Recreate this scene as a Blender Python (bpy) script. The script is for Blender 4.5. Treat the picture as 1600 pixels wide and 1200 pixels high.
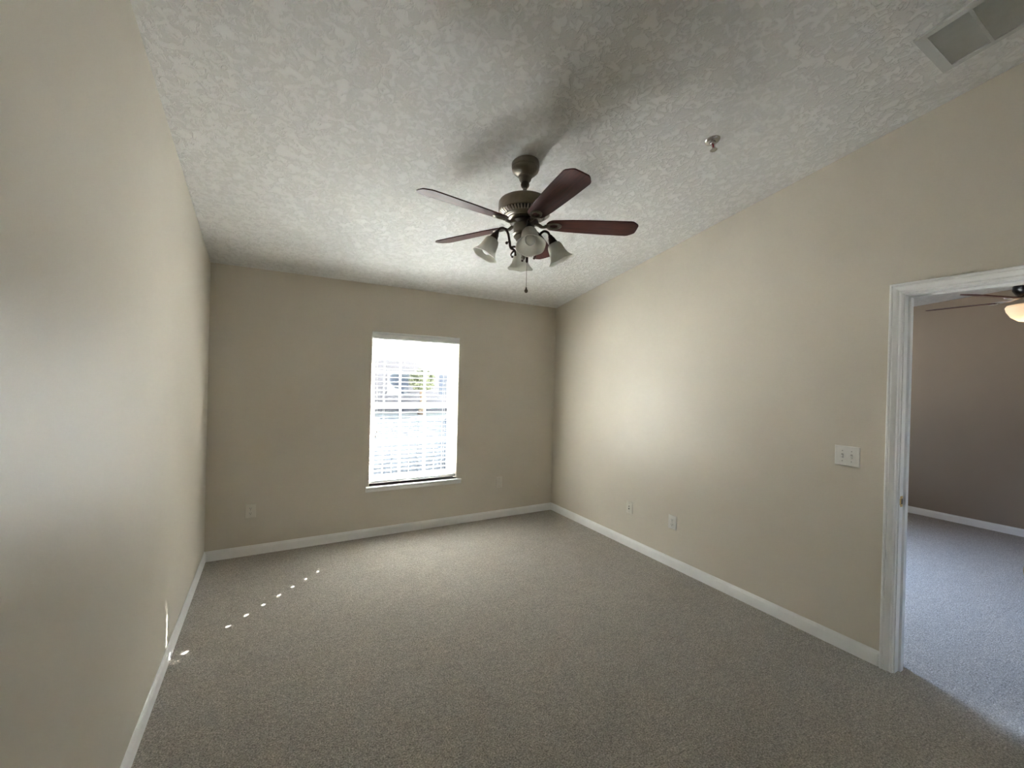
import bpy, bmesh, math, random
from mathutils import Vector, Matrix, Euler
random.seed(7)
for o in list(bpy.data.objects):
    bpy.data.objects.remove(o)
SC = bpy.context.scene
COL = SC.collection
R = math.radians

# ------------------------------------------------------------------ camera
CAM_H = 1.525
cam_d = bpy.data.cameras.new('camera')
cam_d.sensor_width = 36.0
cam_d.lens = 660.8 / 1600 * 36.0
cam_d.clip_start = 0.02
cam_d.clip_end = 300
cam = bpy.data.objects.new('camera', cam_d)
COL.objects.link(cam)
YAW, PITCH, ROLL = .5148, -.004, .0255
fw = Vector((math.sin(YAW) * math.cos(PITCH), math.cos(YAW) * math.cos(PITCH), math.sin(PITCH)))
rt0 = Vector((math.cos(YAW), -math.sin(YAW), 0))
up0 = rt0.cross(fw)
rt = math.cos(ROLL) * rt0 + math.sin(ROLL) * up0
up = -math.sin(ROLL) * rt0 + math.cos(ROLL) * up0
cam.matrix_world = Matrix(((rt.x, up.x, -fw.x, 0), (rt.y, up.y, -fw.y, 0), (rt.z, up.z, -fw.z, CAM_H), (0, 0, 0, 1)))
SC.camera = cam

# ------------------------------------------------------------------ room numbers (metres)
XL, XR, YB, YF = -.4575, 2.9635, 4.203, -2.2      # left, right, window wall, wall behind the camera
ZB, SL = 2.435, .1691                             # ceiling height at the window wall, ceiling slope
WT = .115                                         # inner wall thickness
XF = 7.075                                        # far wall of the next room
WX0, WX1, WZ0, WZ1 = .825, 1.722, .487, 1.985     # window opening
YO = YB + .205                                    # outer face of the window wall
def ceil_z(y): return ZB + SL * (YB - y)

# ------------------------------------------------------------------ light: sky, sun, portals, exposure
SUN_H = Vector((.697, .717)).normalized()
SUN_EL = math.atan(.67)
w = bpy.data.worlds.new('sky'); SC.world = w; w.use_nodes = True
nt = w.node_tree
bg = nt.nodes['Background']
tc = nt.nodes.new('ShaderNodeTexCoord')
mp = nt.nodes.new('ShaderNodeMapping'); mp.inputs['Scale'].default_value = (1, 1, 3.0)
mp.inputs['Location'].default_value = (1.6, .4, .2)
nt.links.new(tc.outputs['Generated'], mp.inputs['Vector'])
cl = nt.nodes.new('ShaderNodeTexNoise'); cl.inputs['Scale'].default_value = 4.0; cl.inputs['Detail'].default_value = 5.0
nt.links.new(mp.outputs[0], cl.inputs['Vector'])
sx = nt.nodes.new('ShaderNodeValToRGB')
sx.color_ramp.elements[0].position = .56; sx.color_ramp.elements[0].color = (.36, .60, 1.0, 1)   # clear blue
sx.color_ramp.elements[1].position = .66; sx.color_ramp.elements[1].color = (2.2, 2.3, 2.4, 1)   # white cloud
nt.links.new(cl.outputs[0], sx.inputs[0])
nt.links.new(sx.outputs[0], bg.inputs[0])
bg.inputs[1].default_value = .045

sun_d = bpy.data.lights.new('sun', 'SUN')
sun_d.energy = 16.0; sun_d.angle = R(.5); sun_d.color = (1.0, .985, .975)
sun = bpy.data.objects.new('sun', sun_d); COL.objects.link(sun)
sd = Vector((SUN_H.x * math.cos(SUN_EL), SUN_H.y * math.cos(SUN_EL), math.sin(SUN_EL)))
sun.rotation_euler = sd.to_track_quat('Z', 'Y').to_euler()
sun.location = (6, 12, 9)

def portal(name, x0, x1, z0, z1, y):
    d = bpy.data.lights.new(name, 'AREA'); d.shape = 'RECTANGLE'
    d.size = x1 - x0; d.size_y = z1 - z0
    d.cycles.is_portal = True
    o = bpy.data.objects.new(name, d); COL.objects.link(o)
    o.location = ((x0 + x1) / 2, y, (z0 + z1) / 2); o.rotation_euler = (R(-90), 0, 0)
portal('window_daylight', WX0, WX1, WZ0, WZ1, YO + .01)
HX0, HX1, HZ0, HZ1 = 3.65, 4.85, .30, 2.05         # window of the next room
nd = bpy.data.lights.new('next_room_daylight', 'AREA'); nd.shape = 'RECTANGLE'      # blue skylight entering the next room's window
nd.size = HX1 - HX0 - .1; nd.size_y = HZ1 - HZ0 - .1; nd.energy = 4.2; nd.color = (.48, .66, 1.0); nd.spread = R(88)
no = bpy.data.objects.new('next_room_daylight', nd); COL.objects.link(no)
no.location = ((HX0 + HX1) / 2, YB - .01, (HZ0 + HZ1) / 2); no.rotation_euler = (R(-61), 0, 0)

SC.view_settings.view_transform = 'Standard'
SC.view_settings.look = 'None'
SC.view_settings.gamma = 1.0
SC.view_settings.use_curve_mapping = False
SC.view_settings.exposure = 4.5
SC.cycles.max_bounces = 14
SC.cycles.diffuse_bounces = 8
SC.cycles.transparent_max_bounces = 16
SC.cycles.caustics_reflective = False
SC.cycles.caustics_refractive = False
SC.cycles.sample_clamp_indirect = 8.0

# ------------------------------------------------------------------ materials
def lin(r, g, b):
    f = lambda c: (c / 255 / 12.92) if c / 255 <= .04045 else ((c / 255 + .055) / 1.055) ** 2.4
    return (f(r), f(g), f(b), 1)

class NT:
    def __init__(s, name):
        s.m = bpy.data.materials.new(name); s.m.use_nodes = True
        s.t = s.m.node_tree; s.b = s.t.nodes['Principled BSDF']; s.out = s.t.nodes['Material Output']
    def n(s, typ, **kw):
        nd = s.t.nodes.new(typ)
        for k, v in kw.items():
            if k in nd.inputs: nd.inputs[k].default_value = v
            else: setattr(nd, k, v)
        return nd
    def l(s, a, b): s.t.links.new(a, b)
    def coords(s): return s.n('ShaderNodeTexCoord').outputs['Object']
    def ramp(s, src, stops):
        r = s.n('ShaderNodeValToRGB'); e = r.color_ramp.elements
        while len(e) < len(stops): e.new(.5)
        for i, (p, c) in enumerate(stops):
            e[i].position = p; e[i].color = c if len(c) == 4 else (*c, 1)
        s.l(src, r.inputs[0]); return r.outputs[0]
    def bump(s, src, strength, dist):
        b = s.n('ShaderNodeBump'); b.inputs['Strength'].default_value = strength; b.inputs['Distance'].default_value = dist
        s.l(src, b.inputs['Height']); s.l(b.outputs[0], s.b.inputs['Normal']); return b

def plain(name, col, rough=.5, metal=0, spec=.5, noise=.06, scale=30, bump=0):
    t = NT(name); t.b.inputs['Roughness'].default_value = rough
    t.b.inputs['Metallic'].default_value = metal
    t.b.inputs['Specular IOR Level'].default_value = spec
    nz = t.n('ShaderNodeTexNoise', Scale=scale, Detail=3.0)
    t.l(t.coords(), nz.inputs['Vector'])
    a = tuple(c * (1 - noise) for c in col[:3]); b = tuple(min(1, c * (1 + noise)) for c in col[:3])
    t.l(t.ramp(nz.outputs[0], [(.3, a), (.7, b)]), t.b.inputs['Base Color'])
    if bump: t.bump(nz.outputs[0], bump, .002)
    return t.m

def wall_paint(name, col, rough=.42):
    t = NT(name); t.b.inputs['Roughness'].default_value = rough
    t.b.inputs['Specular IOR Level'].default_value = .45
    c = t.coords()
    big = t.n('ShaderNodeTexNoise', Scale=1.3, Detail=3.0); t.l(c, big.inputs['Vector'])
    a = tuple(x * .97 for x in col[:3]); b = tuple(x * 1.03 for x in col[:3])
    t.l(t.ramp(big.outputs[0], [(.35, a), (.65, b)]), t.b.inputs['Base Color'])
    fine = t.n('ShaderNodeTexNoise', Scale=140.0, Detail=2.0); t.l(c, fine.inputs['Vector'])
    t.bump(fine.outputs[0], .25, .0015)
    return t.m

def ceiling_texture():
    t = NT('knockdown_ceiling'); t.b.inputs['Roughness'].default_value = .8
    t.b.inputs['Specular IOR Level'].default_value = .25
    c = t.coords()
    n1 = t.n('ShaderNodeTexNoise', Scale=24.0, Detail=4.0, Roughness=.6, Distortion=.9); t.l(c, n1.inputs['Vector'])
    plate = t.ramp(n1.outputs[0], [(.47, (0, 0, 0)), (.54, (1, 1, 1))])
    n2 = t.n('ShaderNodeTexNoise', Scale=90.0, Detail=3.0); t.l(c, n2.inputs['Vector'])
    mx = t.n('ShaderNodeMix', data_type='FLOAT'); mx.inputs[0].default_value = .22
    t.l(plate, mx.inputs[2]); t.l(n2.outputs[0], mx.inputs[3])
    t.l(t.ramp(n1.outputs[0], [(.40, (.73, .725, .705)), (.56, (.82, .815, .80))]), t.b.inputs['Base Color'])
    t.bump(mx.outputs[0], .75, .006)
    return t.m

def carpet_mat():
    t = NT('taupe_carpet'); t.b.inputs['Roughness'].default_value = 1.0
    t.b.inputs['Specular IOR Level'].default_value = .05
    t.b.inputs['Sheen Weight'].default_value = .25; t.b.inputs['Sheen Roughness'].default_value = .6
    c = t.coords()
    f1 = t.n('ShaderNodeTexNoise', Scale=150.0, Detail=4.0, Roughness=.75); t.l(c, f1.inputs['Vector'])
    f2 = t.n('ShaderNodeTexNoise', Scale=9.0, Detail=4.0, Roughness=.6); t.l(c, f2.inputs['Vector'])
    f3 = t.n('ShaderNodeTexNoise', Scale=45.0, Detail=3.0, Roughness=.7); t.l(c, f3.inputs['Vector'])
    fine = t.ramp(f1.outputs[0], [(.34, (.11, .095, .077)), (.5, (.35, .312, .262)), (.66, (.66, .60, .52))])
    mid = t.ramp(f3.outputs[0], [(.30, (.72, .72, .72)), (.70, (1.2, 1.2, 1.2))])
    big = t.ramp(f2.outputs[0], [(.30, (.92, .92, .92)), (.70, (1.08, 1.08, 1.08))])
    m1 = t.n('ShaderNodeMix', data_type='RGBA', blend_type='MULTIPLY'); m1.inputs[0].default_value = 1
    t.l(fine, m1.inputs[6]); t.l(big, m1.inputs[7])
    m2 = t.n('ShaderNodeMix', data_type='RGBA', blend_type='MULTIPLY'); m2.inputs[0].default_value = 1
    t.l(m1.outputs[2], m2.inputs[6]); t.l(mid, m2.inputs[7])
    t.l(m2.outputs[2], t.b.inputs['Base Color'])
    ad = t.n('ShaderNodeMath', operation='ADD'); t.l(f1.outputs[0], ad.inputs[0]); t.l(f3.outputs[0], ad.inputs[1])
    t.bump(ad.outputs[0], .7, .008)
    return t.m

def wood_mat(name, a, b, rough):
    t = NT(name); t.b.inputs['Roughness'].default_value = rough
    t.b.inputs['Specular IOR Level'].default_value = .35
    mp = t.n('ShaderNodeMapping'); mp.inputs['Scale'].default_value = (3, 45, 45); t.l(t.coords(), mp.inputs['Vector'])
    nz = t.n('ShaderNodeTexNoise', Scale=1.6, Detail=5.0, Roughness=.65, Distortion=.4); t.l(mp.outputs[0], nz.inputs['Vector'])
    t.l(t.ramp(nz.outputs[0], [(.3, a), (.7, b)]), t.b.inputs['Base Color'])
    return t.m

def frosted_glass(name, col, rough=.35):
    t = NT(name)
    nz = t.n('ShaderNodeTexNoise', Scale=14.0, Detail=4.0, Roughness=.6, Distortion=1.2); t.l(t.coords(), nz.inputs['Vector'])
    c = t.ramp(nz.outputs[0], [(.3, tuple(x * .9 for x in col)), (.7, col)])
    t.l(c, t.b.inputs['Base Color']); t.b.inputs['Roughness'].default_value = rough
    tr = t.n('ShaderNodeBsdfTranslucent'); t.l(c, tr.inputs[0])
    mx = t.n('ShaderNodeMixShader'); mx.inputs[0].default_value = .45
    t.l(t.b.outputs[0], mx.inputs[1]); t.l(tr.outputs[0], mx.inputs[2]); t.l(mx.outputs[0], t.out.inputs[0])
    return t.m

def pane_mat():
    t = NT('clear_window_glass')
    tr = t.n('ShaderNodeBsdfTransparent'); tr.inputs[0].default_value = (.93, .95, .95, 1)
    gl = t.n('ShaderNodeBsdfGlossy'); gl.inputs['Roughness'].default_value = .02
    nz = t.n('ShaderNodeTexNoise', Scale=2.0); t.l(t.coords(), nz.inputs['Vector'])
    lw = t.n('ShaderNodeLayerWeight', Blend=.5)
    pw = t.n('ShaderNodeMath', operation='POWER'); t.l(lw.outputs['Facing'], pw.inputs[0]); pw.inputs[1].default_value = 5
    fr = t.n('ShaderNodeMath', operation='MULTIPLY_ADD'); t.l(pw.outputs[0], fr.inputs[0]); fr.inputs[1].default_value = .9; fr.inputs[2].default_value = .04
    bm = t.n('ShaderNodeBump'); bm.inputs['Strength'].default_value = .02; t.l(nz.outputs[0], bm.inputs['Height']); t.l(bm.outputs[0], gl.inputs['Normal'])
    mx = t.n('ShaderNodeMixShader'); t.l(fr.outputs[0], mx.inputs[0]); t.l(tr.outputs[0], mx.inputs[1]); t.l(gl.outputs[0], mx.inputs[2])
    t.l(mx.outputs[0], t.out.inputs[0])
    return t.m

def emit_mat(name, col, strength):
    t = NT(name)
    t.b.inputs['Base Color'].default_value = (.8, .7, .55, 1)
    lw = t.n('ShaderNodeTexNoise', Scale=9.0, Detail=3.0); t.l(t.coords(), lw.inputs['Vector'])
    t.l(t.ramp(lw.outputs[0], [(.3, tuple(x * .85 for x in col)), (.7, col)]), t.b.inputs['Emission Color'])
    t.b.inputs['Emission Strength'].default_value = strength
    return t.m

M = {}
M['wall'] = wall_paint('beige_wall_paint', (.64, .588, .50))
M['wall_next'] = wall_paint('dimmed_wall_colour', (.32, .258, .20), .5)  # the next room's dim, warm light is put into this colour
M['ceiling'] = ceiling_texture()
M['carpet'] = carpet_mat()
M['trim'] = plain('white_trim_paint', (.84, .84, .83), .35, noise=.02, scale=12)
M['plate'] = plain('ivory_plastic', (.76, .74, .70), .35, noise=.02)
M['plate_beige'] = plain('beige_plastic', (.70, .66, .58), .4, noise=.02)
M['slot'] = plain('dark_slot', (.03, .028, .025), .6)
M['screw'] = plain('plate_screw', (.45, .43, .40), .4, .6)
M['brass'] = plain('aged_brass', (.72, .52, .22), .28, 1.0, scale=60)
M['pewter'] = plain('antique_pewter', (.215, .19, .155), .38, .85, noise=.12, scale=22)
M['rib'] = plain('brightened_pewter_rib', (.46, .42, .36), .35, .8, noise=.08, scale=22)  # pewter lightened in colour to offset the shade under the housing
M['pewter_dark'] = plain('dark_bronze', (.085, .064, .052), .42, .6, noise=.15, scale=22)
M['chrome'] = plain('worn_nickel', (.62, .60, .57), .25, 1.0)
M['wood'] = wood_mat('mahogany_blade', (.030, .006, .005), (.105, .022, .016), .42)
M['shade'] = frosted_glass('alabaster_glass', (.84, .83, .78))
M['bulb'] = frosted_glass('frosted_bulb', (.95, .95, .93), .1)
M['vinyl'] = plain('white_window_vinyl', (.82, .83, .83), .35, noise=.02)
M['pane'] = pane_mat()
M['cord'] = plain('white_cord', (.75, .75, .72), .8)
M['tassel'] = plain('wood_tassel', (.55, .50, .45), .5)
M['grille'] = plain('grey_grille_paint', (.58, .59, .57), .45, noise=.03)
M['grille_dark'] = plain('duct_shadow', (.10, .10, .095), .8)
M['red_bulb'] = plain('red_glass', (.28, .01, .015), .15)
M['black_metal'] = plain('black_fan_metal', (.012, .011, .011), .22, .6)
M['lamp'] = emit_mat('lit_amber_glass', (1.0, .54, .18), .024)
M['stucco'] = plain('white_stucco', (.74, .74, .72), .9, noise=.06, scale=60, bump=.4)
M['roofing'] = plain('grey_shingle', (.09, .088, .095), .9, noise=.3, scale=25)
M['ground'] = plain('pale_concrete', (.52, .51, .48), .95, noise=.1, scale=6)
M['fence'] = plain('gap_darkening_fence', (.05, .064, .09), .7, noise=.04, scale=8)  # kept dark so the slat gaps read as shaded lines
M['siding'] = plain('grey_siding', (.10, .098, .112), .8, noise=.08, scale=5)
M['leaf'] = plain('green_leaf', (.09, .10, .06), .7, noise=.5, scale=9)
M['bark'] = plain('brown_bark', (.14, .10, .07), .9, noise=.3, scale=14)
M['dark_glass'] = plain('dark_house_glass', (.05, .06, .08), .1)

def slat_mat():
    t = NT('white_blind_slat'); t.b.inputs['Roughness'].default_value = .4
    nz = t.n('ShaderNodeTexNoise', Scale=6.0, Detail=2.0); t.l(t.coords(), nz.inputs['Vector'])
    c = t.ramp(nz.outputs[0], [(.3, (.80, .81, .81)), (.7, (.84, .845, .84))])
    t.l(c, t.b.inputs['Base Color'])
    tr = t.n('ShaderNodeBsdfTranslucent'); t.l(c, tr.inputs[0])
    mx = t.n('ShaderNodeMixShader'); mx.inputs[0].default_value = .04
    t.l(t.b.outputs[0], mx.inputs[1]); t.l(tr.outputs[0], mx.inputs[2]); t.l(mx.outputs[0], t.out.inputs[0])
    return t.m
M['slat'] = slat_mat()

# ------------------------------------------------------------------ mesh helpers
I4 = Matrix.Identity(4)
def box(bm, x0, y0, z0, x1, y1, z1, mat=I4, bevel=0):
    vs = [bm.verts.new(mat @ Vector(p)) for p in ((x0, y0, z0), (x1, y0, z0), (x1, y1, z0), (x0, y1, z0), (x0, y0, z1), (x1, y0, z1), (x1, y1, z1), (x0, y1, z1))]
    fs = [bm.faces.new([vs[i] for i in q]) for q in ((3, 2, 1, 0), (4, 5, 6, 7), (0, 1, 5, 4), (1, 2, 6, 5), (2, 3, 7, 6), (3, 0, 4, 7))]
    if bevel:
        es = list({e for f in fs for e in f.edges})
        bmesh.ops.bevel(bm, geom=es, offset=bevel, segments=2, affect='EDGES', profile=.6)

def lathe(bm, prof, seg=40, mat=I4, wave=None, cap=True):
    rings = []
    for k, (r, z) in enumerate(prof):
        ring = []
        for i in range(seg):
            a = 2 * math.pi * i / seg
            rr, zz = (r, z) if wave is None else wave(k, a, r, z)
            ring.append(bm.verts.new(mat @ Vector((rr * math.cos(a), rr * math.sin(a), zz))))
        rings.append(ring)
    for a, b in zip(rings, rings[1:]):
        for i in range(seg):
            j = (i + 1) % seg
            bm.faces.new((a[i], a[j], b[j], b[i]))
    if cap:
        for ring in (rings[0], rings[-1]):
            try: bm.faces.new(ring)
            except ValueError: pass

def tube(bm, pts, rad, seg=10, mat=I4):
    pts = [Vector(p) for p in pts]
    n = len(pts); rs = rad if isinstance(rad, (list, tuple)) else [rad] * n
    prev = None; rings = []
    for i, p in enumerate(pts):
        d = (pts[min(i + 1, n - 1)] - pts[max(i - 1, 0)]).normalized()
        if prev is None:
            ref = Vector((0, 0, 1)) if abs(d.z) < .9 else Vector((1, 0, 0))
            u = d.cross(ref).normalized()
        else:
            u = (prev - d * prev.dot(d)).normalized()
        prev = u; v = d.cross(u)
        rings.append([bm.verts.new(mat @ (p + rs[i] * (math.cos(2 * math.pi * k / seg) * u + math.sin(2 * math.pi * k / seg) * v))) for k in range(seg)])
    for a, b in zip(rings, rings[1:]):
        for i in range(seg):
            j = (i + 1) % seg
            bm.faces.new((a[i], a[j], b[j], b[i]))
    bm.faces.new(rings[0][::-1]); bm.faces.new(rings[-1])

def spline(pts, n=8):
    P = [Vector(p) for p in pts]; P = [2 * P[0] - P[1]] + P + [2 * P[-1] - P[-2]]
    out = []
    for i in range(1, len(P) - 2):
        for k in range(n):
            t = k / n
            a, b, c, d = P[i - 1:i + 3]
            out.append(.5 * ((2 * b) + (c - a) * t + (2 * a - 5 * b + 4 * c - d) * t * t + (3 * b - a - 3 * c + d) * t ** 3))
    out.append(P[-2]); return out

def ball(bm, c, r, mat=I4, seg=12, sz=1.0):
    lathe(bm, [(max(1e-4, r * math.sin(math.pi * k / 8)), sz * r * -math.cos(math.pi * k / 8)) for k in range(9)], seg, mat @ Matrix.Translation(c), cap=False)

def prism(bm, poly, a0, a1, axis='x', mat=I4):
    """closed outline extruded from a0 to a1 along an axis; outline is in the other two axes"""
    def P(p, a):
        u, v = p
        return Vector({'x': (a, u, v), 'y': (u, a, v), 'z': (u, v, a)}[axis])
    A = [bm.verts.new(mat @ P(p, a0)) for p in poly]; B = [bm.verts.new(mat @ P(p, a1)) for p in poly]
    bm.faces.new(A); bm.faces.new(B[::-1])
    n = len(poly)
    for i in range(n):
        j = (i + 1) % n
        bm.faces.new((A[i], B[i], B[j], A[j]))

def grid_slab(bm, us, vs, holes, fn0, fn1):
    """slab of cells us x vs with some cells left open; fn0/fn1 map (u,v) to the two faces"""
    A = {}; B = {}
    def va(i, j):
        if (i, j) not in A: A[i, j] = bm.verts.new(fn0(us[i], vs[j])); B[i, j] = bm.verts.new(fn1(us[i], vs[j]))
        return A[i, j], B[i, j]
    nu, nv = len(us) - 1, len(vs) - 1
    solid = lambda i, j: 0 <= i < nu and 0 <= j < nv and (i, j) not in holes
    for i in range(nu):
        for j in range(nv):
            if not solid(i, j): continue
            q = [(i, j), (i + 1, j), (i + 1, j + 1), (i, j + 1)]
            bm.faces.new([va(*p)[0] for p in q]); bm.faces.new([va(*p)[1] for p in q][::-1])
            for (a, b), nb in (((0, 1), (i, j - 1)), ((1, 2), (i + 1, j)), ((2, 3), (i, j + 1)), ((3, 0), (i - 1, j))):
                if not solid(*nb):
                    p, r = q[a], q[b]
                    bm.faces.new((va(*p)[0], va(*p)[1], va(*r)[1], va(*r)[0]))

def obj(name, bm, mat, parent=None, loc=(0, 0, 0), rot=(0, 0, 0), smooth=35):
    bmesh.ops.remove_doubles(bm, verts=bm.verts, dist=1e-6)
    bmesh.ops.recalc_face_normals(bm, faces=bm.faces)
    me = bpy.data.meshes.new(name); bm.to_mesh(me); bm.free()
    if smooth:
        for p in me.polygons: p.use_smooth = True
        me.set_sharp_from_angle(angle=R(smooth))
    me.materials.append(mat)
    o = bpy.data.objects.new(name, me); COL.objects.link(o)
    o.location = loc; o.rotation_euler = rot
    if parent: o.parent = parent
    return o
NB = bmesh.new
def tag(o, label, cat, group=None, kind=None):
    o['label'] = label; o['category'] = cat
    if group: o['group'] = group
    if kind: o['kind'] = kind
    return o
def thing(name, label, cat, loc=(0, 0, 0), rot=(0, 0, 0), group=None, kind=None):
    o = bpy.data.objects.new(name, None); COL.objects.link(o)
    o.empty_display_size = .05
    o.location = loc; o.rotation_euler = rot
    return tag(o, label, cat, group, kind)
def struct(name, bm, mat, label, cat, smooth=0, loc=(0, 0, 0)):
    return tag(obj(name, bm, mat, None, loc, smooth=smooth), label, cat, None, 'structure')
def copy_tree(o, parent=None, loc=None, rot=None, name=None):
    c = o.copy(); COL.objects.link(c)
    if parent: c.parent = parent
    if loc is not None: c.location = loc
    if rot is not None: c.rotation_euler = rot
    for ch in list(o.children): copy_tree(ch, c)
    return c

# ------------------------------------------------------------------ room shell
bm = NB(); box(bm, XL - .2, YF - .2, -.12, XF + .2, YO, 0)
struct('floor', bm, M['carpet'], 'taupe cut pile carpet running through the doorway into the next room', 'floor')

bm = NB()
prism(bm, [(YF - .1, ceil_z(YF - .1)), (YO, ceil_z(YO)), (YO, ceil_z(YO) + .12), (YF - .1, ceil_z(YF - .1) + .12)], XL - .2, XR + WT * .5, 'x')
struct('ceiling', bm, M['ceiling'], 'sloped off-white ceiling with knockdown plaster texture', 'ceiling')

bm = NB()
prism(bm, [(YF, 0), (YO, 0), (YO, ceil_z(YO) + .05), (YF, ceil_z(YF) + .05)], XL - .15, XL, 'x')
struct('wall_left', bm, M['wall'], 'long blank beige wall on the left', 'wall')

DY1, DY0, DZ = .962, .462, 2.062                  # door opening (finished jamb faces sit just inside)
bm = NB()
prism(bm, [(YB, 0), (YB, ceil_z(YB) + .05), (YF, ceil_z(YF) + .05), (YF, 0), (DY0, 0), (DY0, DZ), (DY1, DZ), (DY1, 0)], XR, XR + WT, 'x')
struct('wall_right', bm, M['wall'], 'beige wall on the right with the doorway', 'wall')

bm = NB()
xs = [XL - .15, WX0, WX1, XR + WT]; zs = [0, WZ0, WZ1, ZB + .05]
grid_slab(bm, xs, zs, {(1, 1)}, lambda u, v: (u, YB, v), lambda u, v: (u, YO, v))
struct('wall_back', bm, M['wall'], 'beige wall opposite the camera holding the window', 'wall')

bm = NB(); box(bm, XL - .15, YF - .12, 0, XR + WT, YF, ceil_z(YF) + .05)
struct('wall_front', bm, M['wall'], 'beige wall behind the camera', 'wall')

# next room
def ceil2(y): return 2.435 + .09 * (YB - y)
bm = NB(); prism(bm, [(YF - .1, ceil2(YF - .1)), (YO, ceil2(YO)), (YO, ceil2(YO) + .12), (YF - .1, ceil2(YF - .1) + .12)], XR + WT * .5, XF + .1, 'x')
struct('ceiling_next_room', bm, M['ceiling'], 'off-white ceiling of the next room', 'ceiling')
bm = NB(); box(bm, XF, YF, 0, XF + .12, YO, 3.0)
struct('wall_far', bm, M['wall_next'], 'next room wall, its dimness put into the tan colour, seen through the doorway', 'wall')
bm = NB()
xs = [XR + WT, HX0, HX1, XF + .12]; zs = [0, HZ0, HZ1, 2.5]
grid_slab(bm, xs, zs, {(1, 1)}, lambda u, v: (u, YB, v), lambda u, v: (u, YO, v))
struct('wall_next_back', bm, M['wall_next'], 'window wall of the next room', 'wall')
bm = NB(); box(bm, XR + WT, YF - .12, 0, XF + .12, YF, 3.1)
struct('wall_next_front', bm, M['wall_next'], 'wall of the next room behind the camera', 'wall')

# baseboards: moulded profile, 83 mm high
BP = [(0, 0), (.012, 0), (.012, .060), (.0105, .068), (.0075, .072), (.0065, .079), (.003, .083), (0, .083)]
def base_run(name, p0, p1, nrm, label):
    bm = NB(); p0 = Vector((*p0, 0)); p1 = Vector((*p1, 0)); n = Vector((*nrm, 0)); d = (p1 - p0).normalized()
    A = [bm.verts.new(p0 + n * u + Vector((0, 0, v)) + d * u * .98) for u, v in BP]
    B = [bm.verts.new(p1 + n * u + Vector((0, 0, v)) - d * u * .98) for u, v in BP]
    bm.faces.new(A); bm.faces.new(B[::-1]); k = len(BP)
    for i in range(k): bm.faces.new((A[i], B[i], B[(i + 1) % k], A[(i + 1) % k]))
    struct(name, bm, M['trim'], label, 'baseboard', 30)
base_run('baseboard_left', (XL, YB), (XL, YF), (1, 0), 'white baseboard along the left wall')
base_run('baseboard_back', (XL, YB), (XR, YB), (0, -1), 'white baseboard under the window')
base_run('baseboard_right', (XR, YB), (XR, DY1 + .048), (-1, 0), 'white baseboard along the right wall up to the doorway')
base_run('baseboard_front', (XR, YF), (XL, YF), (0, 1), 'white baseboard behind the camera')
base_run('baseboard_far', (XF, YB), (XF, YF), (-1, 0), 'white baseboard of the next room')
base_run('baseboard_near', (XR, DY0 - .05), (XR, YF), (-1, 0), 'white baseboard past the open door')

# ------------------------------------------------------------------ doorway
door = thing('door_1', 'white cased doorway and its open door on the right', 'doorway', (XR, (DY0 + DY1) / 2, 0), kind='structure')
OX, OY = XR, (DY0 + DY1) / 2
IY1, IY0, IZ = DY1 - .006, DY0 + .006, DZ - .004        # inner edge of the casing
CP = [(0, 0), (0, .007), (.003, .010), (.010, .0105), (.013, .0085), (.018, .0085), (.024, .012), (.033, .015), (.038, .0165), (.041, .0145), (.045, .0145), (.048, .018), (.054, .018), (.057, .015), (.057, 0)]
def casing(side):
    bm = NB(); x0 = 0 if side < 0 else WT
    rows = []
    for (y, z, oy, oz) in ((IY1, 0, 1, 0), (IY1, IZ, 1, 1), (IY0, IZ, -1, 1), (IY0, 0, -1, 0)):
        rows.append([bm.verts.new((x0 + side * v, y + oy * u - OY, z + oz * u)) for u, v in CP])
    k = len(CP)
    for a, b in zip(rows, rows[1:]):
        for i in range(k): bm.faces.new((a[i], b[i], b[(i + 1) % k], a[(i + 1) % k]))
    bm.faces.new(rows[0]); bm.faces.new(rows[-1][::-1])
    obj('door_casing', bm, M['trim'], door, smooth=25)
casing(-1); casing(1)
bm = NB()
JY1, JY0, JZ = DY1 - .012, DY0 + .012, DZ - .010
prism(bm, [(DY1 - OY, 0), (JY1 - OY, 0), (JY1 - OY, JZ), (JY0 - OY, JZ), (JY0 - OY, 0), (DY0 - OY, 0), (DY0 - OY, DZ), (DY1 - OY, DZ)], 0, WT, 'x')
s0 = .045
prism(bm, [(JY1 - OY, 0), (JY1 - .011 - OY, 0), (JY1 - .011 - OY, JZ - .011), (JY0 + .011 - OY, JZ - .011), (JY0 + .011 - OY, 0), (JY0 - OY, 0), (JY0 - OY, JZ), (JY1 - OY, JZ)], s0, s0 + .034, 'x')
obj('door_jamb', bm, M['trim'], door, smooth=0)
bm = NB()
box(bm, .012, JY1 - OY - .0018, .902, .040, JY1 - OY + .0005, .960, bevel=.0006)
box(bm, .004, JY1 - OY - .0030, .914, .013, JY1 - OY, .948)
sp = obj('strike_plate', bm, M['brass'], door)
sp['label'] = 'brass strike plate in the jamb'
bm = NB(); box(bm, .020, JY1 - OY - .0024, .916, .033, JY1 - OY - .0017, .946)
obj('latch_hole', bm, M['slot'], sp)
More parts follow.
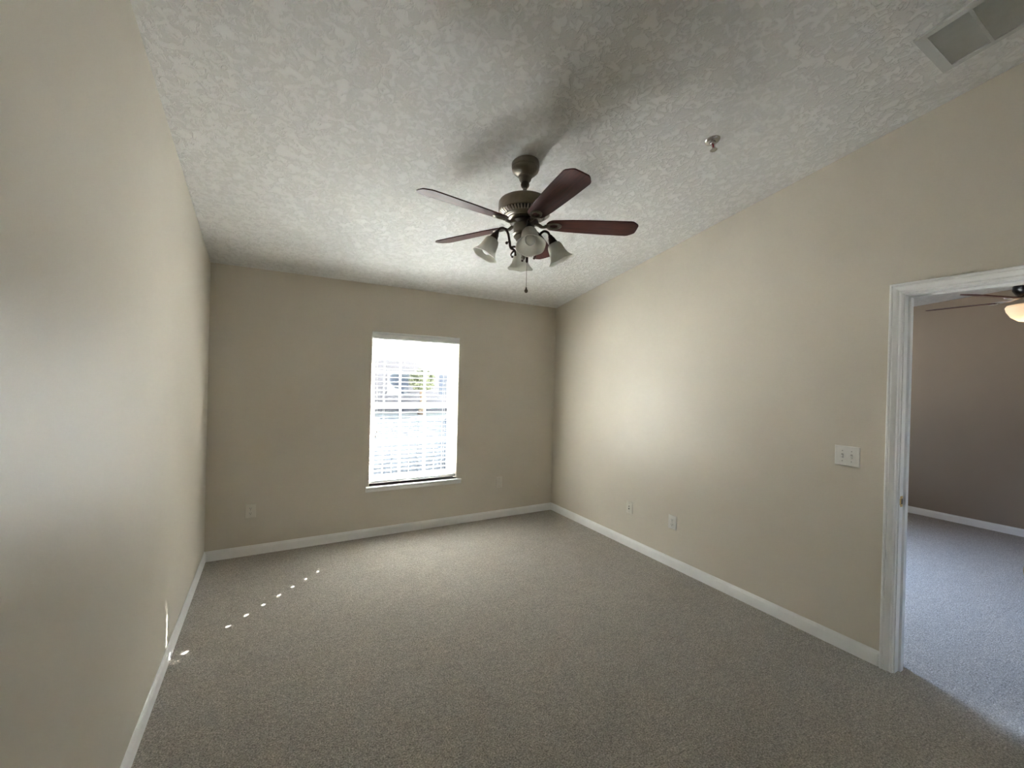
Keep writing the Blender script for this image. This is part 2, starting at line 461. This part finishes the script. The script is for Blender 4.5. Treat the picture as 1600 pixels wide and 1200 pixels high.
# open door leaf, swung back a little past square (its foot and knob just reach the picture)
LW = .765
leaf_rot = math.atan2(-.225, -1.0)
HNG = (XR - .012 - OX, .492 - OY, 0)
LM = (HNG, (0, 0, leaf_rot))
bm = NB(); box(bm, 0, 0, .014, LW, .035, 2.04, bevel=.002)
for (z0, z1) in ((.22, .86), (1.02, 1.88)):
    for (x0, x1) in ((.11, .33), (.43, .65)):
        for ya, yb in ((-.004, 0), (.035, .039)):
            box(bm, x0, ya, z0, x1, yb, z1, bevel=.0018)
leaf = obj('door_leaf', bm, M['trim'], door, *LM)
bm = NB()
for sg, y0 in ((-1, 0), (1, .035)):
    Mk = Matrix.Translation((LW - .062, y0, .925)) @ Matrix.Rotation(R(-90 * sg), 4, 'X')
    if sg < 0: knob_m = Mk
KP = [(.031, 0), (.031, .004), (.027, .008), (.013, .012), (.011, .024), (.016, .030), (.0255, .038), (.0285, .048), (.026, .058), (.016, .064), (.001, .066)]
lathe(bm, [(r * .9, z * .82) for r, z in KP], 28, knob_m)
k = obj('door_knob', bm, M['brass'], leaf); k['label'] = 'round brass door knob'
for z in (.25, 1.05, 1.82):
    bm = NB(); tube(bm, [(-.006, .040, z - .045), (-.006, .040, z + .045)], .006)
    box(bm, -.0015, .004, z - .044, .001, .036, z + .044)
    obj('hinge', bm, M['brass'], leaf)

# ------------------------------------------------------------------ window, sill, blind
win = thing('window_1', 'white vinyl single-hung window behind the open blind', 'window', ((WX0 + WX1) / 2, YB, WZ0), kind='structure')
WXC = (WX0 + WX1) / 2; WW = (WX1 - WX0) / 2; WH = WZ1 - WZ0
def rect_frame(bm, x0, x1, z0, z1, wd, y0, y1):
    grid_slab(bm, [x0, x0 + wd, x1 - wd, x1], [z0, z0 + wd, z1 - wd, z1], {(1, 1)}, lambda u, v: (u, y0, v), lambda u, v: (u, y1, v))
bm = NB(); rect_frame(bm, -WW, WW, 0, WH, .028, .115, .185)
obj('window_frame', bm, M['vinyl'], win, smooth=0)
MZ = 1.262 - WZ0
def sash(name, z0, z1, y0):
    bm = NB(); rect_frame(bm, -WW + .026, WW - .026, z0, z1, .036, y0, y0 + .03)
    s = obj(name, bm, M['vinyl'], win, smooth=0)
    bm = NB(); gx0, gx1 = -WW + .06, WW - .06
    for i in (1, 2):
        xm = gx0 + (gx1 - gx0) * i / 3; box(bm, xm - .009, y0 + .010, z0 + .034, xm + .009, y0 + .020, z1 - .034)
    zm = (z0 + z1) / 2; box(bm, gx0 - .002, y0 + .0105, zm - .009, gx1 + .002, y0 + .0195, zm + .009)
    obj('muntin_grid', bm, M['vinyl'], s, smooth=0)
    bm = NB(); box(bm, gx0 - .003, y0 + .0135, z0 + .032, gx1 + .003, y0 + .0165, z1 - .032)
    obj('pane', bm, M['pane'], s, smooth=0)
sash('lower_sash', .026, MZ + .022, .120)
sash('upper_sash', MZ - .022, WH - .026, .152)

bm = NB()
prism(bm, [(YB + .112, WZ0), (YB - .026, WZ0), (YB - .034, WZ0 - .004), (YB - .034, WZ0 - .013), (YB - .022, WZ0 - .020), (YB - .019, WZ0 - .046), (YB - .015, WZ0 - .052), (YB, WZ0 - .052), (YB, WZ0 - .001), (YB + .112, WZ0 - .001)], WX0, WX1, 'x')
for (a, b) in ((WX0 - .03, WX0), (WX1, WX1 + .05)):
    prism(bm, [(YB, WZ0), (YB - .026, WZ0), (YB - .034, WZ0 - .004), (YB - .034, WZ0 - .013), (YB - .022, WZ0 - .020), (YB - .019, WZ0 - .046), (YB - .015, WZ0 - .052), (YB, WZ0 - .052)], a, b, 'x')
struct('trim_1', bm, M['trim'], 'white window sill with apron below the blind', 'window sill', 30)

BXC, BY, BZ = WXC, YB + .040, WZ1
blind = thing('window_blind', 'white horizontal two inch slat blind hanging open in the window', 'blind', (BXC, BY, BZ))
bw = WW - .004
bm = NB()   # moulded valance
prism(bm, [(-.052, -.004), (-.058, -.008), (-.058, -.018), (-.050, -.026), (-.050, -.046), (-.056, -.056), (-.056, -.066), (-.050, -.072), (-.040, -.072), (-.040, -.004)], -bw - .001, bw + .001, 'x')
obj('valance', bm, M['slat'], blind, smooth=25)
bm = NB(); box(bm, -bw, -.028, -.055, bw, .028, -.002, bevel=.003)
obj('head_rail', bm, M['slat'], blind)
H1, H2 = .945 - BXC, 1.565 - BXC
PITCH_S = .0437; NS = 31; Z_TOP = -.094
def slat_mesh(with_holes):
    bm = NB(); hx, hy = .0078, .0058
    xs = [-bw + .001, H1 - hx, H1 + hx, H2 - hx, H2 + hx, bw - .001]
    ys = [-.0255, -.014, -hy, hy, .014, .0255]
    crown = lambda v: .0022 * (1 - (v / .0255) ** 2)
    holes = {(1, 2), (3, 2)} if with_holes else set()
    grid_slab(bm, xs, ys, holes, lambda u, v: (u, v, crown(v) + .0016), lambda u, v: (u, v, crown(v) - .0016))
    return bm
s_hole = obj('slat', slat_mesh(True), M['slat'], blind, (0, 0, Z_TOP), smooth=40)
s_plain = obj('slat', slat_mesh(False), M['slat'], blind, (0, 0, Z_TOP - PITCH_S), smooth=40)
for i in range(2, NS):
    z = Z_TOP - PITCH_S * i
    src = s_hole if (i % 2 == 0 or BZ + z > 1.43) else s_plain
    c = src.copy(); COL.objects.link(c); c.location = (0, 0, z); c.parent = blind
zb = Z_TOP - PITCH_S * (NS - 1)
bm = NB(); box(bm, -bw + .001, -.026, zb - .070, bw - .001, .026, zb - .046, bevel=.004)
obj('bottom_rail', bm, M['slat'], blind)
for hx in (H1, H2):
    bm = NB()
    for yy in (-.0275, .0275): tube(bm, [(hx + .012, yy, -.05), (hx + .012, yy, zb - .048)], .0009, 6)
    for i in range(NS):
        z = Z_TOP - PITCH_S * i - .003
        tube(bm, [(hx + .012, -.0275, z), (hx + .012, .0275, z)], .0006, 5)
    obj('ladder_cord', bm, M['cord'], blind)
def pull(xs, z0, name):
    for x, zz in xs:
        bm = NB(); tube(bm, [(x, -.034, -.06), (x + .002, -.033, z0 + zz + .03)], .0011, 6)
        c = obj(name, bm, M['cord'], blind)
        bm = NB(); lathe(bm, [(.002, .035), (.004, .032), (.0045, .018), (.007, .004), (.0065, 0), (.001, -.001)], 14, Matrix.Translation((x + .002, -.033, z0 + zz)))
        obj('tassel', bm, M['tassel'], c)
pull(((-bw + .045, -.97), (-bw + .056, -.925)), -.06, 'tilt_cord')
pull(((bw - .060, -.90), (bw - .052, -.935)), -.06, 'lift_cord')

# window of the next room
nw = thing('window_2', 'white window of the next room, out of view beside the doorway', 'window', ((HX0 + HX1) / 2, YB, HZ0), kind='structure')
bm = NB(); rect_frame(bm, -(HX1 - HX0) / 2, (HX1 - HX0) / 2, 0, HZ1 - HZ0, .05, .115, .185)
obj('window_frame', bm, M['vinyl'], nw, smooth=0)
bm = NB(); box(bm, -(HX1 - HX0) / 2 + .045, .148, .045, (HX1 - HX0) / 2 - .045, .152, HZ1 - HZ0 - .045)
obj('pane', bm, M['pane'], nw, smooth=0)

# ------------------------------------------------------------------ wall plates
# local frame of a plate: x right, z up, y toward the wall (faces -y)
def plate_body(wd, ht, mat, parent, name='cover_plate'):
    bm = NB(); a, b = wd / 2, ht / 2
    rows = [(a, b, 0), (a, b, -.0025), (a - .004, b - .004, -.006)]
    rings = [[bm.verts.new((sx * x, y, sz * z)) for sx, sz in ((-1, -1), (1, -1), (1, 1), (-1, 1))] for x, z, y in rows]
    for p, q in zip(rings, rings[1:]):
        for i in range(4): bm.faces.new((p[i], p[(i + 1) % 4], q[(i + 1) % 4], q[i]))
    bm.faces.new(rings[0][::-1]); bm.faces.new(rings[-1])
    return obj(name, bm, mat, parent, smooth=0)
def disc(bm, x, z, y, r, h, seg=16):
    lathe(bm, [(r, 0), (r, h), (r * .8, h + .0006)], seg, Matrix.Translation((x, y, z)) @ Matrix.Rotation(R(90), 4, 'X'))
def duplex(label, loc, rz, mat, group, wd=.080, ht=.120):
    t = thing('wall_outlet', label, 'outlet', loc, (0, 0, rz), group)
    plate_body(wd, ht, mat, t)
    for s in (-1, 1):
        bm = NB()
        pts = [(.0165 * math.cos(a) if abs(math.cos(a)) < .99 else .0165 * math.cos(a), .0145 * max(-.86, min(.86, math.sin(a)))) for a in [2 * math.pi * i / 28 for i in range(28)]]
        prism(bm, [(x, z + s * .0205) for x, z in pts], -.0082, -.0055, 'y')
        f = obj('receptacle', bm, mat, t, smooth=30)
        bm = NB()
        box(bm, -.0075, -.0088, s * .0205 - .001, -.0050, -.0081, s * .0205 + .007)
        box(bm, .0050, -.0088, s * .0205 - .0005, .0072, -.0081, s * .0205 + .0065)
        disc(bm, 0, s * .0205 - .0075, -.0081, .0026, .0006)
        obj('slot', bm, M['slot'], f, smooth=0)
    bm = NB(); disc(bm, 0, 0, -.0058, .0032, .0012)
    obj('screw', bm, M['screw'], t)
    return t
RW = R(-90)      # rotates local -y (front) onto world -x for the right wall
duplex('beige duplex outlet left of the window near the corner', (-.142, YB, .378), 0, M['plate_beige'], None)
duplex('white duplex outlet on the right wall above the baseboard', (XR, 2.424, .378), RW, M['plate'], None, .083, .116)

t = thing('cable_plate', 'pale cable jack plate just right of the window', 'wall plate', (2.241, YB, .395))
plate_body(.078, .126, M['plate_beige'], t)
bm = NB(); disc(bm, 0, .010, -.006, .0062, .003); disc(bm, 0, .010, -.009, .0045, .007)
obj('coax_jack', bm, M['plate_beige'], t)
for z in (.042, -.042):
    bm = NB(); disc(bm, 0, z, -.0058, .003, .001); obj('screw', bm, M['screw'], t)

t = thing('phone_plate', 'beige jack plate with two dark ports on the right wall near the corner', 'wall plate', (XR, 2.918, .371), (0, 0, RW))
plate_body(.080, .112, M['plate_beige'], t)
for z, r in ((.010, .0055), (-.012, .0075)):
    bm = NB(); disc(bm, 0, z, -.006, r, .004)
    j = obj('jack', bm, M['screw'], t)
    bm = NB(); disc(bm, 0, z, -.0101, r * .75, .0006)
    obj('port', bm, M['slot'], j)
for z in (.040, -.040):
    bm = NB(); disc(bm, 0, z, -.0058, .003, .001); obj('screw', bm, M['screw'], t)

t = thing('light_switch', 'white double toggle light switch left of the doorway', 'light switch', (XR, 1.193, 1.140), (0, 0, RW))
plate_body(.126, .118, M['plate'], t)
for x in (-.023, .023):
    bm = NB(); box(bm, x - .0055, -.0066, -.0125, x + .0055, -.0058, .0125)
    sl = obj('toggle_slot', bm, M['screw'], t, smooth=0)
    bm = NB(); prism(bm, [(-.006, .005), (-.006, -.006), (-.0195, -.0125), (-.0205, -.0060)], x - .0042, x + .0042, 'x')
    obj('toggle', bm, M['plate'], sl, smooth=0)
for x in (-.023, .023):
    for z in (-.030, .030):
        bm = NB(); disc(bm, x, z, -.0058, .0034, .0012); obj('screw', bm, M['screw'], t)

# ------------------------------------------------------------------ ceiling sprinkler and return grille
TILT = -math.atan(SL)
def on_ceiling(x, y, d=0): return (x, y, ceil_z(y) - d)
t = thing('fire_sprinkler', 'small chrome pendent fire sprinkler with red bulb on the sloped ceiling', 'sprinkler', on_ceiling(2.086, 1.51), (TILT, 0, 0))
bm = NB(); lathe(bm, [(.040, .001), (.040, -.003), (.036, -.008), (.022, -.013), (.016, -.013), (.014, -.004)], 32)
e = obj('escutcheon', bm, M['chrome'], t)
bm = NB(); lathe(bm, [(.013, -.004), (.013, -.020), (.010, -.024), (.008, -.026), (.001, -.026)], 24)
for s in (-1, 1):
    tube(bm, spline([(s * .008, 0, -.022), (s * .014, 0, -.034), (s * .010, 0, -.048), (0, 0, -.054)], 5), .0026, 8)
obj('frame_arms', bm, M['chrome'], t)
bm = NB(); tube(bm, [(0, 0, -.024), (0, 0, -.034), (0, 0, -.050)], [.003, .0036, .0028], 10)
b = obj('glass_bulb', bm, M['red_bulb'], t); b['label'] = 'dark red glass bulb'
bm = NB(); lathe(bm, [(.004, -.052), (.006, -.057), (.014, -.058), (.016, -.060), (.004, -.060)], 24)
for i in range(12):
    a = 2 * math.pi * i / 12
    box(bm, .013, -.0022, -.0605, .0195, .0022, -.0585, Matrix.Rotation(a, 4, 'Z'))
obj('deflector', bm, M['chrome'], t)

GX0, GX1, GY1 = 2.335, 2.679, .748
GL = .60
t = thing('ceiling_vent', 'grey rectangular return air grille on the ceiling above the doorway', 'vent', on_ceiling((GX0 + GX1) / 2, GY1), (TILT, 0, 0))
hw = (GX1 - GX0) / 2
secs = []; y = -.036
for i in range(4): secs.append((y - .122, y)); y -= .132
bm = NB()
ys = [-GL]; holes = set()
for a, b2 in reversed(secs): ys += [a, b2]
ys.append(0)
for i in range(1, len(ys) - 1, 2): holes.add((1, i))
def fr0(u, v): return (u, v, .0005)
def fr1(u, v): return (u, v, -.011)
grid_slab(bm, [-hw, -hw + .026, hw - .026, hw], ys, holes, fr0, fr1)
obj('frame', bm, M['grille'], t, smooth=0)
for a, b2 in secs:
    bm = NB(); n = 11
    for i in range(n):
        yy = a + (b2 - a) * (i + .5) / n
        box(bm, -hw + .024, -.0058, -.0006, hw - .024, .0058, .0006, Matrix.Translation((0, yy, -.005)) @ Matrix.Rotation(R(-14), 4, 'X'))
    obj('louver_panel', bm, M['grille'], t, smooth=0)

# ------------------------------------------------------------------ main ceiling fan
FX, FY = 1.246, 2.109
FZ = ceil_z(FY)
fan = thing('ceiling_fan', 'five blade mahogany ceiling fan with four frosted glass lights', 'ceiling fan', (FX, FY, FZ))
def Z(z): return z - FZ
bm = NB()
lathe(bm, [(.076, .016), (.080, Z(2.786)), (.080, Z(2.768)), (.077, Z(2.764)), (.0785, Z(2.755)), (.074, Z(2.742)), (.062, Z(2.730)), (.048, Z(2.722)), (.041, Z(2.718)), (.041, Z(2.711)), (.036, Z(2.706)), (.034, Z(2.694)), (.026, Z(2.682)), (.014, Z(2.677))], 44)
obj('canopy', bm, M['pewter'], fan)
bm = NB(); ball(bm, (0, 0, Z(2.668)), .026, seg=24); tube(bm, [(0, 0, Z(2.68)), (0, 0, Z(2.57))], .0125, 16)
lathe(bm, [(.013, Z(2.605)), (.022, Z(2.60)), (.024, Z(2.585)), (.030, Z(2.58)), (.014, Z(2.575))], 24)
obj('downrod', bm, M['pewter'], fan)
bm = NB()
lathe(bm, [(.02, Z(2.583)), (.10, Z(2.582)), (.128, Z(2.579)), (.143, Z(2.570)), (.149, Z(2.560)), (.150, Z(2.548)), (.150, Z(2.512)), (.147, Z(2.505)), (.141, Z(2.502)), (.13, Z(2.5))], 64)
house = obj('motor_housing', bm, M['pewter'], fan)
bm = NB()     # ring of vent ribs under the housing
for i in range(48):
    box(bm, -.0135, -.0042, -.007, .0135, .0042, .001, Matrix.Rotation(2 * math.pi * i / 48, 4, 'Z') @ Matrix.Translation((.1325, 0, Z(2.4945))) @ Matrix.Rotation(R(-31), 4, 'Y'))
obj('vent_ring', bm, M['rib'], house, smooth=0)
bm = NB(); lathe(bm, [(.1435, Z(2.5015)), (.122, Z(2.4885))], 64, cap=False)
obj('vent_shade_ring', bm, M['slot'], house)  # solid dark ring, shade between the ribs put into its colour
bm = NB()
lathe(bm, [(.128, Z(2.503)), (.118, Z(2.490)), (.112, Z(2.482)), (.106, Z(2.480)), (.104, Z(2.476)), (.096, Z(2.473)), (.093, Z(2.468)), (.084, Z(2.466)), (.078, Z(2.460)), (.05, Z(2.458))], 56)
obj('lower_plate', bm, M['pewter'], house)
bm = NB()
lathe(bm, [(.06, Z(2.462)), (.082, Z(2.458)), (.084, Z(2.446)), (.070, Z(2.440)), (.05, Z(2.438))], 48)
obj('flywheel', bm, M['pewter_dark'], fan)
bm = NB()
lathe(bm, [(.048, Z(2.442)), (.058, Z(2.438)), (.061, Z(2.430)), (.060, Z(2.388)), (.063, Z(2.384)), (.063, Z(2.378)), (.056, Z(2.374)), (.05, Z(2.372))], 44)
obj('switch_housing', bm, M['pewter'], fan)
bm = NB()
lathe(bm, [(.052, Z(2.376)), (.056, Z(2.370)), (.054, Z(2.360)), (.046, Z(2.348)), (.036, Z(2.335)), (.030, Z(2.318)), (.034, Z(2.306)), (.036, Z(2.294)), (.030, Z(2.280)), (.018, Z(2.268)), (.010, Z(2.258)), (.013, Z(2.248)), (.009, Z(2.238)), (.002, Z(2.234))], 36)
for i in range(30):
    a = 2 * math.pi * i / 30; ball(bm, (.054 * math.cos(a), .054 * math.sin(a), Z(2.366)), .0052, seg=8)
obj('light_fitter', bm, M['pewter'], fan)
# blades
BZ2 = 2.440
def blade_outline():
    pts = []
    r0, r1 = .128, .660
    for i in range(9):                                   # rounded root
        a = math.pi / 2 + math.pi * i / 8
        pts.append((r0 + .045 + .045 * math.cos(a), .049 * math.sin(a)))
    side = [(.25, .058), (.36, .0635), (.48, .068), (.575, .070)]
    tip = [(.612, .0705), (.626, .067), (.648, .050), (.657, .041), (.6605, .034), (.662, 0)]
    lower = [(x, -y) for x, y in side] + [(x, -y) for x, y in tip]
    upper = [(x, y) for x, y in reversed(tip[:-1])] + [(x, y) for x, y in reversed(side)]
    return pts + lower + upper
PT = R(-12.5)
def make_blade(parent):
    bm = NB(); prism(bm, blade_outline(), -.003, .003, 'z', Matrix.Rotation(PT, 4, 'X'))
    es = [e for e in bm.edges if e.is_manifold and e.calc_face_angle(0) > 1.2]
    bmesh.ops.bevel(bm, geom=es, offset=.0012, segments=1, affect='EDGES')
    bl = obj('blade', bm, M['wood'], parent, (0, 0, Z(BZ2)), smooth=30)
    bm = NB()                                            # blade iron: arm and oval medallion ring
    tube(bm, spline([(.062, 0, .006), (.085, 0, -.002), (.105, 0, -.012), (.130, 0, -.010)], 6), [.011] * 6 + [.010] * 6 + [.0085] * 7, 10)
    N = 36; Mp = Matrix.Rotation(PT, 4, 'X')
    ring = []
    for i in range(N):
        a = 2 * math.pi * i / N; ca, sa = math.cos(a), math.sin(a)
        sec = []
        for (ou, zz) in ((1, -.0032), (1, -.0065), (.86, -.0105), (.66, -.0105), (.55, -.0065), (.55, -.0032)):
            sec.append(bm.verts.new(Mp @ Vector((.172 + .047 * ou * ca, .031 * ou * sa, zz))))
        ring.append(sec)
    for i in range(N):
        a, b3 = ring[i], ring[(i + 1) % N]
        for j in range(5): bm.faces.new((a[j], b3[j], b3[j + 1], a[j + 1]))
        bm.faces.new((a[5], b3[5], b3[0], a[0]))
    box(bm, .118, -.013, -.013, .142, .013, -.0045, Mp, bevel=.002)
    for x in (.146, .198): ball(bm, Mp @ Vector((x, 0, -.007)), .006, seg=10)
    bi = obj('blade_iron', bm, M['pewter'], bl); bi['label'] = 'pewter blade iron with oval ring'
    return bl
B0 = make_blade(fan)
for k2 in range(5):
    ang = R(45.3 + 72 * k2)
    if k2 == 0: B0.rotation_euler = (0, 0, ang)
    else: copy_tree(B0, fan, rot=(0, 0, ang))
# light arms
def make_light(parent):
    bm = NB()
    path = spline([(.046, 0, Z(2.262)), (.052, 0, Z(2.285)), (.075, 0, Z(2.300)), (.082, 0, Z(2.335)), (.094, 0, Z(2.385)), (.118, 0, Z(2.408)), (.143, 0, Z(2.402)), (.157, 0, Z(2.375))], 7)
    tube(bm, path, [.0045 + .0025 * min(1, i / 12) for i in range(len(path))], 10)
    tube(bm, spline([(.030, 0, Z(2.300)), (.05, 0, Z(2.306)), (.075, 0, Z(2.302))], 5), .006, 10)
    ball(bm, (.0985, 0, Z(2.325)), .0085, seg=14); tube(bm, [(.084, 0, Z(2.335)), (.097, 0, Z(2.327))], .004, 8)
    tube(bm, spline([(.052, 0, Z(2.285)), (.065, 0, Z(2.272)), (.072, 0, Z(2.258)), (.066, 0, Z(2.248))], 5), [.006 - .0002 * i for i in range(16)], 8)
    ball(bm, (.064, 0, Z(2.248)), .007, seg=12); ball(bm, (.046, 0, Z(2.260)), .0065, seg=12)
    arm = obj('light_arm', bm, M['pewter_dark'], parent)
    T = Matrix.Translation((.154, 0, Z(2.386))) @ Matrix.Rotation(R(-27), 4, 'Y')     # local -z is the lamp axis
    bm = NB()
    lathe(bm, [(.007, .004), (.012, -.002), (.014, -.012), (.019, -.020), (.022, -.034), (.027, -.048), (.030, -.058), (.026, -.060), (.02, -.058)], 30, T)
    obj('socket_cup', bm, M['pewter_dark'], arm)
    bm = NB()
    P = [(.0265, -.048), (.035, -.053), (.041, -.063), (.0445, -.078), (.047, -.095), (.050, -.112), (.055, -.128), (.064, -.143), (.074, -.154), (.0805, -.159)]
    prof = P + [(r - .003, z - .0008) for r, z in reversed(P)]
    nP = len(prof)
    def wave(k, a, r, z):
        f = max(0, (min(k, nP - 1 - k) - 5) / 4)
        return r * (1 + .018 * f * math.cos(6 * a)), z - .0018 * f * math.cos(6 * a)
    lathe(bm, prof, 60, T, wave, cap=False)
    obj('glass_shade', bm, M['shade'], arm, smooth=60)
    bm = NB(); lathe(bm, [(.012, -.050), (.013, -.076), (.018, -.090), (.025, -.102), (.0275, -.116), (.026, -.129), (.020, -.139), (.010, -.145), (.001, -.1465)], 28, T)
    obj('bulb', bm, M['bulb'], arm)
    return arm
A0 = make_light(fan)
for k2 in range(4):
    ang = R((249, 339, 64, 159)[k2])
    if k2 == 0: A0.rotation_euler = (0, 0, ang)
    else: copy_tree(A0, fan, rot=(0, 0, ang))
bm = NB(); tube(bm, [(.018, -.012, Z(2.262)), (.018, -.012, Z(2.070))], .0013, 8)
pc = obj('pull_chain', bm, M['pewter'], fan)
bm = NB(); ball(bm, (.018, -.012, Z(2.055)), .0105, seg=16, sz=1.1); lathe(bm, [(.003, Z(2.076)), (.005, Z(2.068)), (.004, Z(2.06))], 12, Matrix.Translation((.018, -.012, 0)))
obj('chain_pendant', bm, M['pewter_dark'], pc)
bm = NB(); lathe(bm, [(.006, Z(2.262)), (.0075, Z(2.255)), (.0075, Z(2.225)), (.004, Z(2.218))], 16, Matrix.Translation((.018, -.012, 0)))
obj('chain_coupler', bm, M['pewter_dark'], pc)

# ------------------------------------------------------------------ fan of the next room
GX, GY = 5.20, .88
GZ = ceil2(GY)
f2 = thing('ceiling_fan', 'dark ceiling fan with lit amber bowl seen through the doorway', 'ceiling fan', (GX, GY, GZ))
def Z2(z): return z - GZ
bm = NB(); lathe(bm, [(.07, .004), (.075, -.02), (.06, -.06), (.02, -.075)], 32); tube(bm, [(0, 0, -.06), (0, 0, Z2(2.46))], .013, 14)
obj('downrod', bm, M['black_metal'], f2)
bm = NB(); lathe(bm, [(.03, Z2(2.475)), (.12, Z2(2.468)), (.135, Z2(2.45)), (.135, Z2(2.425)), (.10, Z2(2.41)), (.118, Z2(2.395)), (.120, Z2(2.36)), (.10, Z2(2.325)), (.06, Z2(2.30)), (.03, Z2(2.30))], 48)
obj('motor_housing', bm, M['black_metal'], f2)
bm = NB(); lathe(bm, [(.05, Z2(2.305)), (.06, Z2(2.285)), (.055, Z2(2.262)), (.08, Z2(2.25)), (.03, Z2(2.245))], 40)
obj('switch_housing', bm, M['pewter_dark'], f2)
bm = NB(); lathe(bm, [(.06, Z2(2.252)), (.148, Z2(2.240)), (.156, Z2(2.225)), (.150, Z2(2.195)), (.125, Z2(2.150)), (.085, Z2(2.118)), (.03, Z2(2.105)), (.001, Z2(2.103))], 48)
gb = obj('glass_bowl', bm, M['lamp'], f2); gb['label'] = 'glowing amber glass bowl'
bm = NB(); lathe(bm, [(.006, Z2(2.105)), (.012, Z2(2.098)), (.008, Z2(2.085)), (.001, Z2(2.080))], 16)
obj('finial', bm, M['pewter_dark'], f2)
lb = bpy.data.lights.new('lamp_light', 'POINT'); lb.energy = .3; lb.color = (1, .66, .34); lb.shadow_soft_size = .08
lo = bpy.data.objects.new('lamp_light', lb); COL.objects.link(lo); lo.parent = f2; lo.location = (0, 0, Z2(1.96))
b0 = None
for k2 in range(5):
    ang = R(158 + 72 * k2)
    if b0 is None:
        bm = NB()
        prism(bm, [(.20, -.05), (.58, -.066), (.62, -.055), (.645, -.03), (.65, 0), (.645, .03), (.62, .055), (.58, .066), (.20, .05)], -.003, .003, 'z', Matrix.Rotation(R(-11), 4, 'X'))
        b0 = obj('blade', bm, M['wood'], f2, (0, 0, Z2(2.285)), (0, 0, ang), smooth=30)
        bm = NB(); tube(bm, [(.07, 0, .03), (.13, 0, .004), (.24, 0, -.006)], .010, 10)
        box(bm, .19, -.03, -.012, .25, .03, -.004, Matrix.Rotation(R(-11), 4, 'X'), bevel=.003)
        obj('blade_iron', bm, M['chrome'], b0)
    else: copy_tree(b0, f2, rot=(0, 0, ang))

# ------------------------------------------------------------------ outdoors, glimpsed between the slats
bm = NB(); box(bm, -40, YO, -.35, 60, 70, -.15)
struct('ground', bm, M['ground'], 'sunlit pale ground outside the window', 'ground')
bm = NB(); box(bm, -3, YO, 2.47, 6.3, YO + .74, 2.60)
struct('trim_2', bm, M['stucco'], 'white roof eave above the window outside', 'eave')
bm = NB(); box(bm, 6.3, YO, -.16, 9.5, 9.0, 5.2)
struct('sun_block_wall', bm, M['stucco'], 'added unseen white wall outside that keeps sun off the next room window', 'wall')  # added block out of view, shades the next room's window from the sun
fc = thing('fence', 'added blue grey board fence that darkens the gaps between the lower blind slats', 'fence', (1.5, 7.3, -.15))  # added outside so the lower slat gaps stay dark against the glare
for i in range(22):
    bm = NB(); x = -.9 + i * .15; prism(bm, [(x, .03), (x + .142, .03), (x + .142, .96), (x + .071, .995), (x, .96)], 0, .02, 'y')
    obj('fence_board', bm, M['fence'], fc, smooth=0)
for z in (.25, .75):
    bm = NB(); box(bm, -.9, .02, z, 2.4, .06, z + .09); obj('fence_rail', bm, M['fence'], fc, smooth=0)
for i in range(3):
    bm = NB(); box(bm, -.9 + i * 1.6, .06, -.02, -.8 + i * 1.6, .16, 1.0); obj('fence_post', bm, M['fence'], fc, smooth=0)
hs = thing('house', 'grey neighbouring house glimpsed between the blind slats', 'house', (1.5, 22, -.15))
bm = NB(); box(bm, .5, 0, 0, 8.2, 7, 2.7); obj('house_wall', bm, M['siding'], hs, smooth=0)
bm = NB(); prism(bm, [(-.6, 2.65), (7.6, 2.65), (3.5, 4.6)], 0, 8.7, 'x'); obj('roof', bm, M['roofing'], hs, smooth=0)
for x in (1.4, 3.6, 6.4):
    bm = NB(); box(bm, x, -.04, .9, x + 1.1, .02, 2.1); obj('house_window', bm, M['dark_glass'], hs, smooth=0)
def tree(label, loc, h, r):
    t = thing('tree', label, 'tree', loc, group=None)
    bm = NB(); tube(bm, spline([(0, 0, -.02), (.08, .03, h * .3), (-.05, 0, h * .7)], 5), [.2 - .01 * i for i in range(11)], 10)
    obj('trunk', bm, M['bark'], t)
    bm = NB()
    for i in range(1800):
        u = Vector((random.gauss(0, 1), random.gauss(0, 1), random.gauss(0, .8))).normalized() * r * random.uniform(.55, 1)
        p = Vector((u.x, u.y, h * .72 + u.z * .8)); s = random.uniform(.10, .2)
        m = Matrix.Translation(p) @ Euler((random.uniform(0, 6), random.uniform(0, 6), random.uniform(0, 6))).to_matrix().to_4x4()
        vs = [bm.verts.new(m @ Vector(q)) for q in ((-s, 0, 0), (0, s * .5, .02), (s, 0, 0), (0, -s * .5, .02))]
        bm.faces.new(vs)
    obj('foliage', bm, M['leaf'], t, smooth=0)
tree('green leafy tree outside, glimpsed between the middle slats', (6.3, 20, -.15), 2.3, .6)
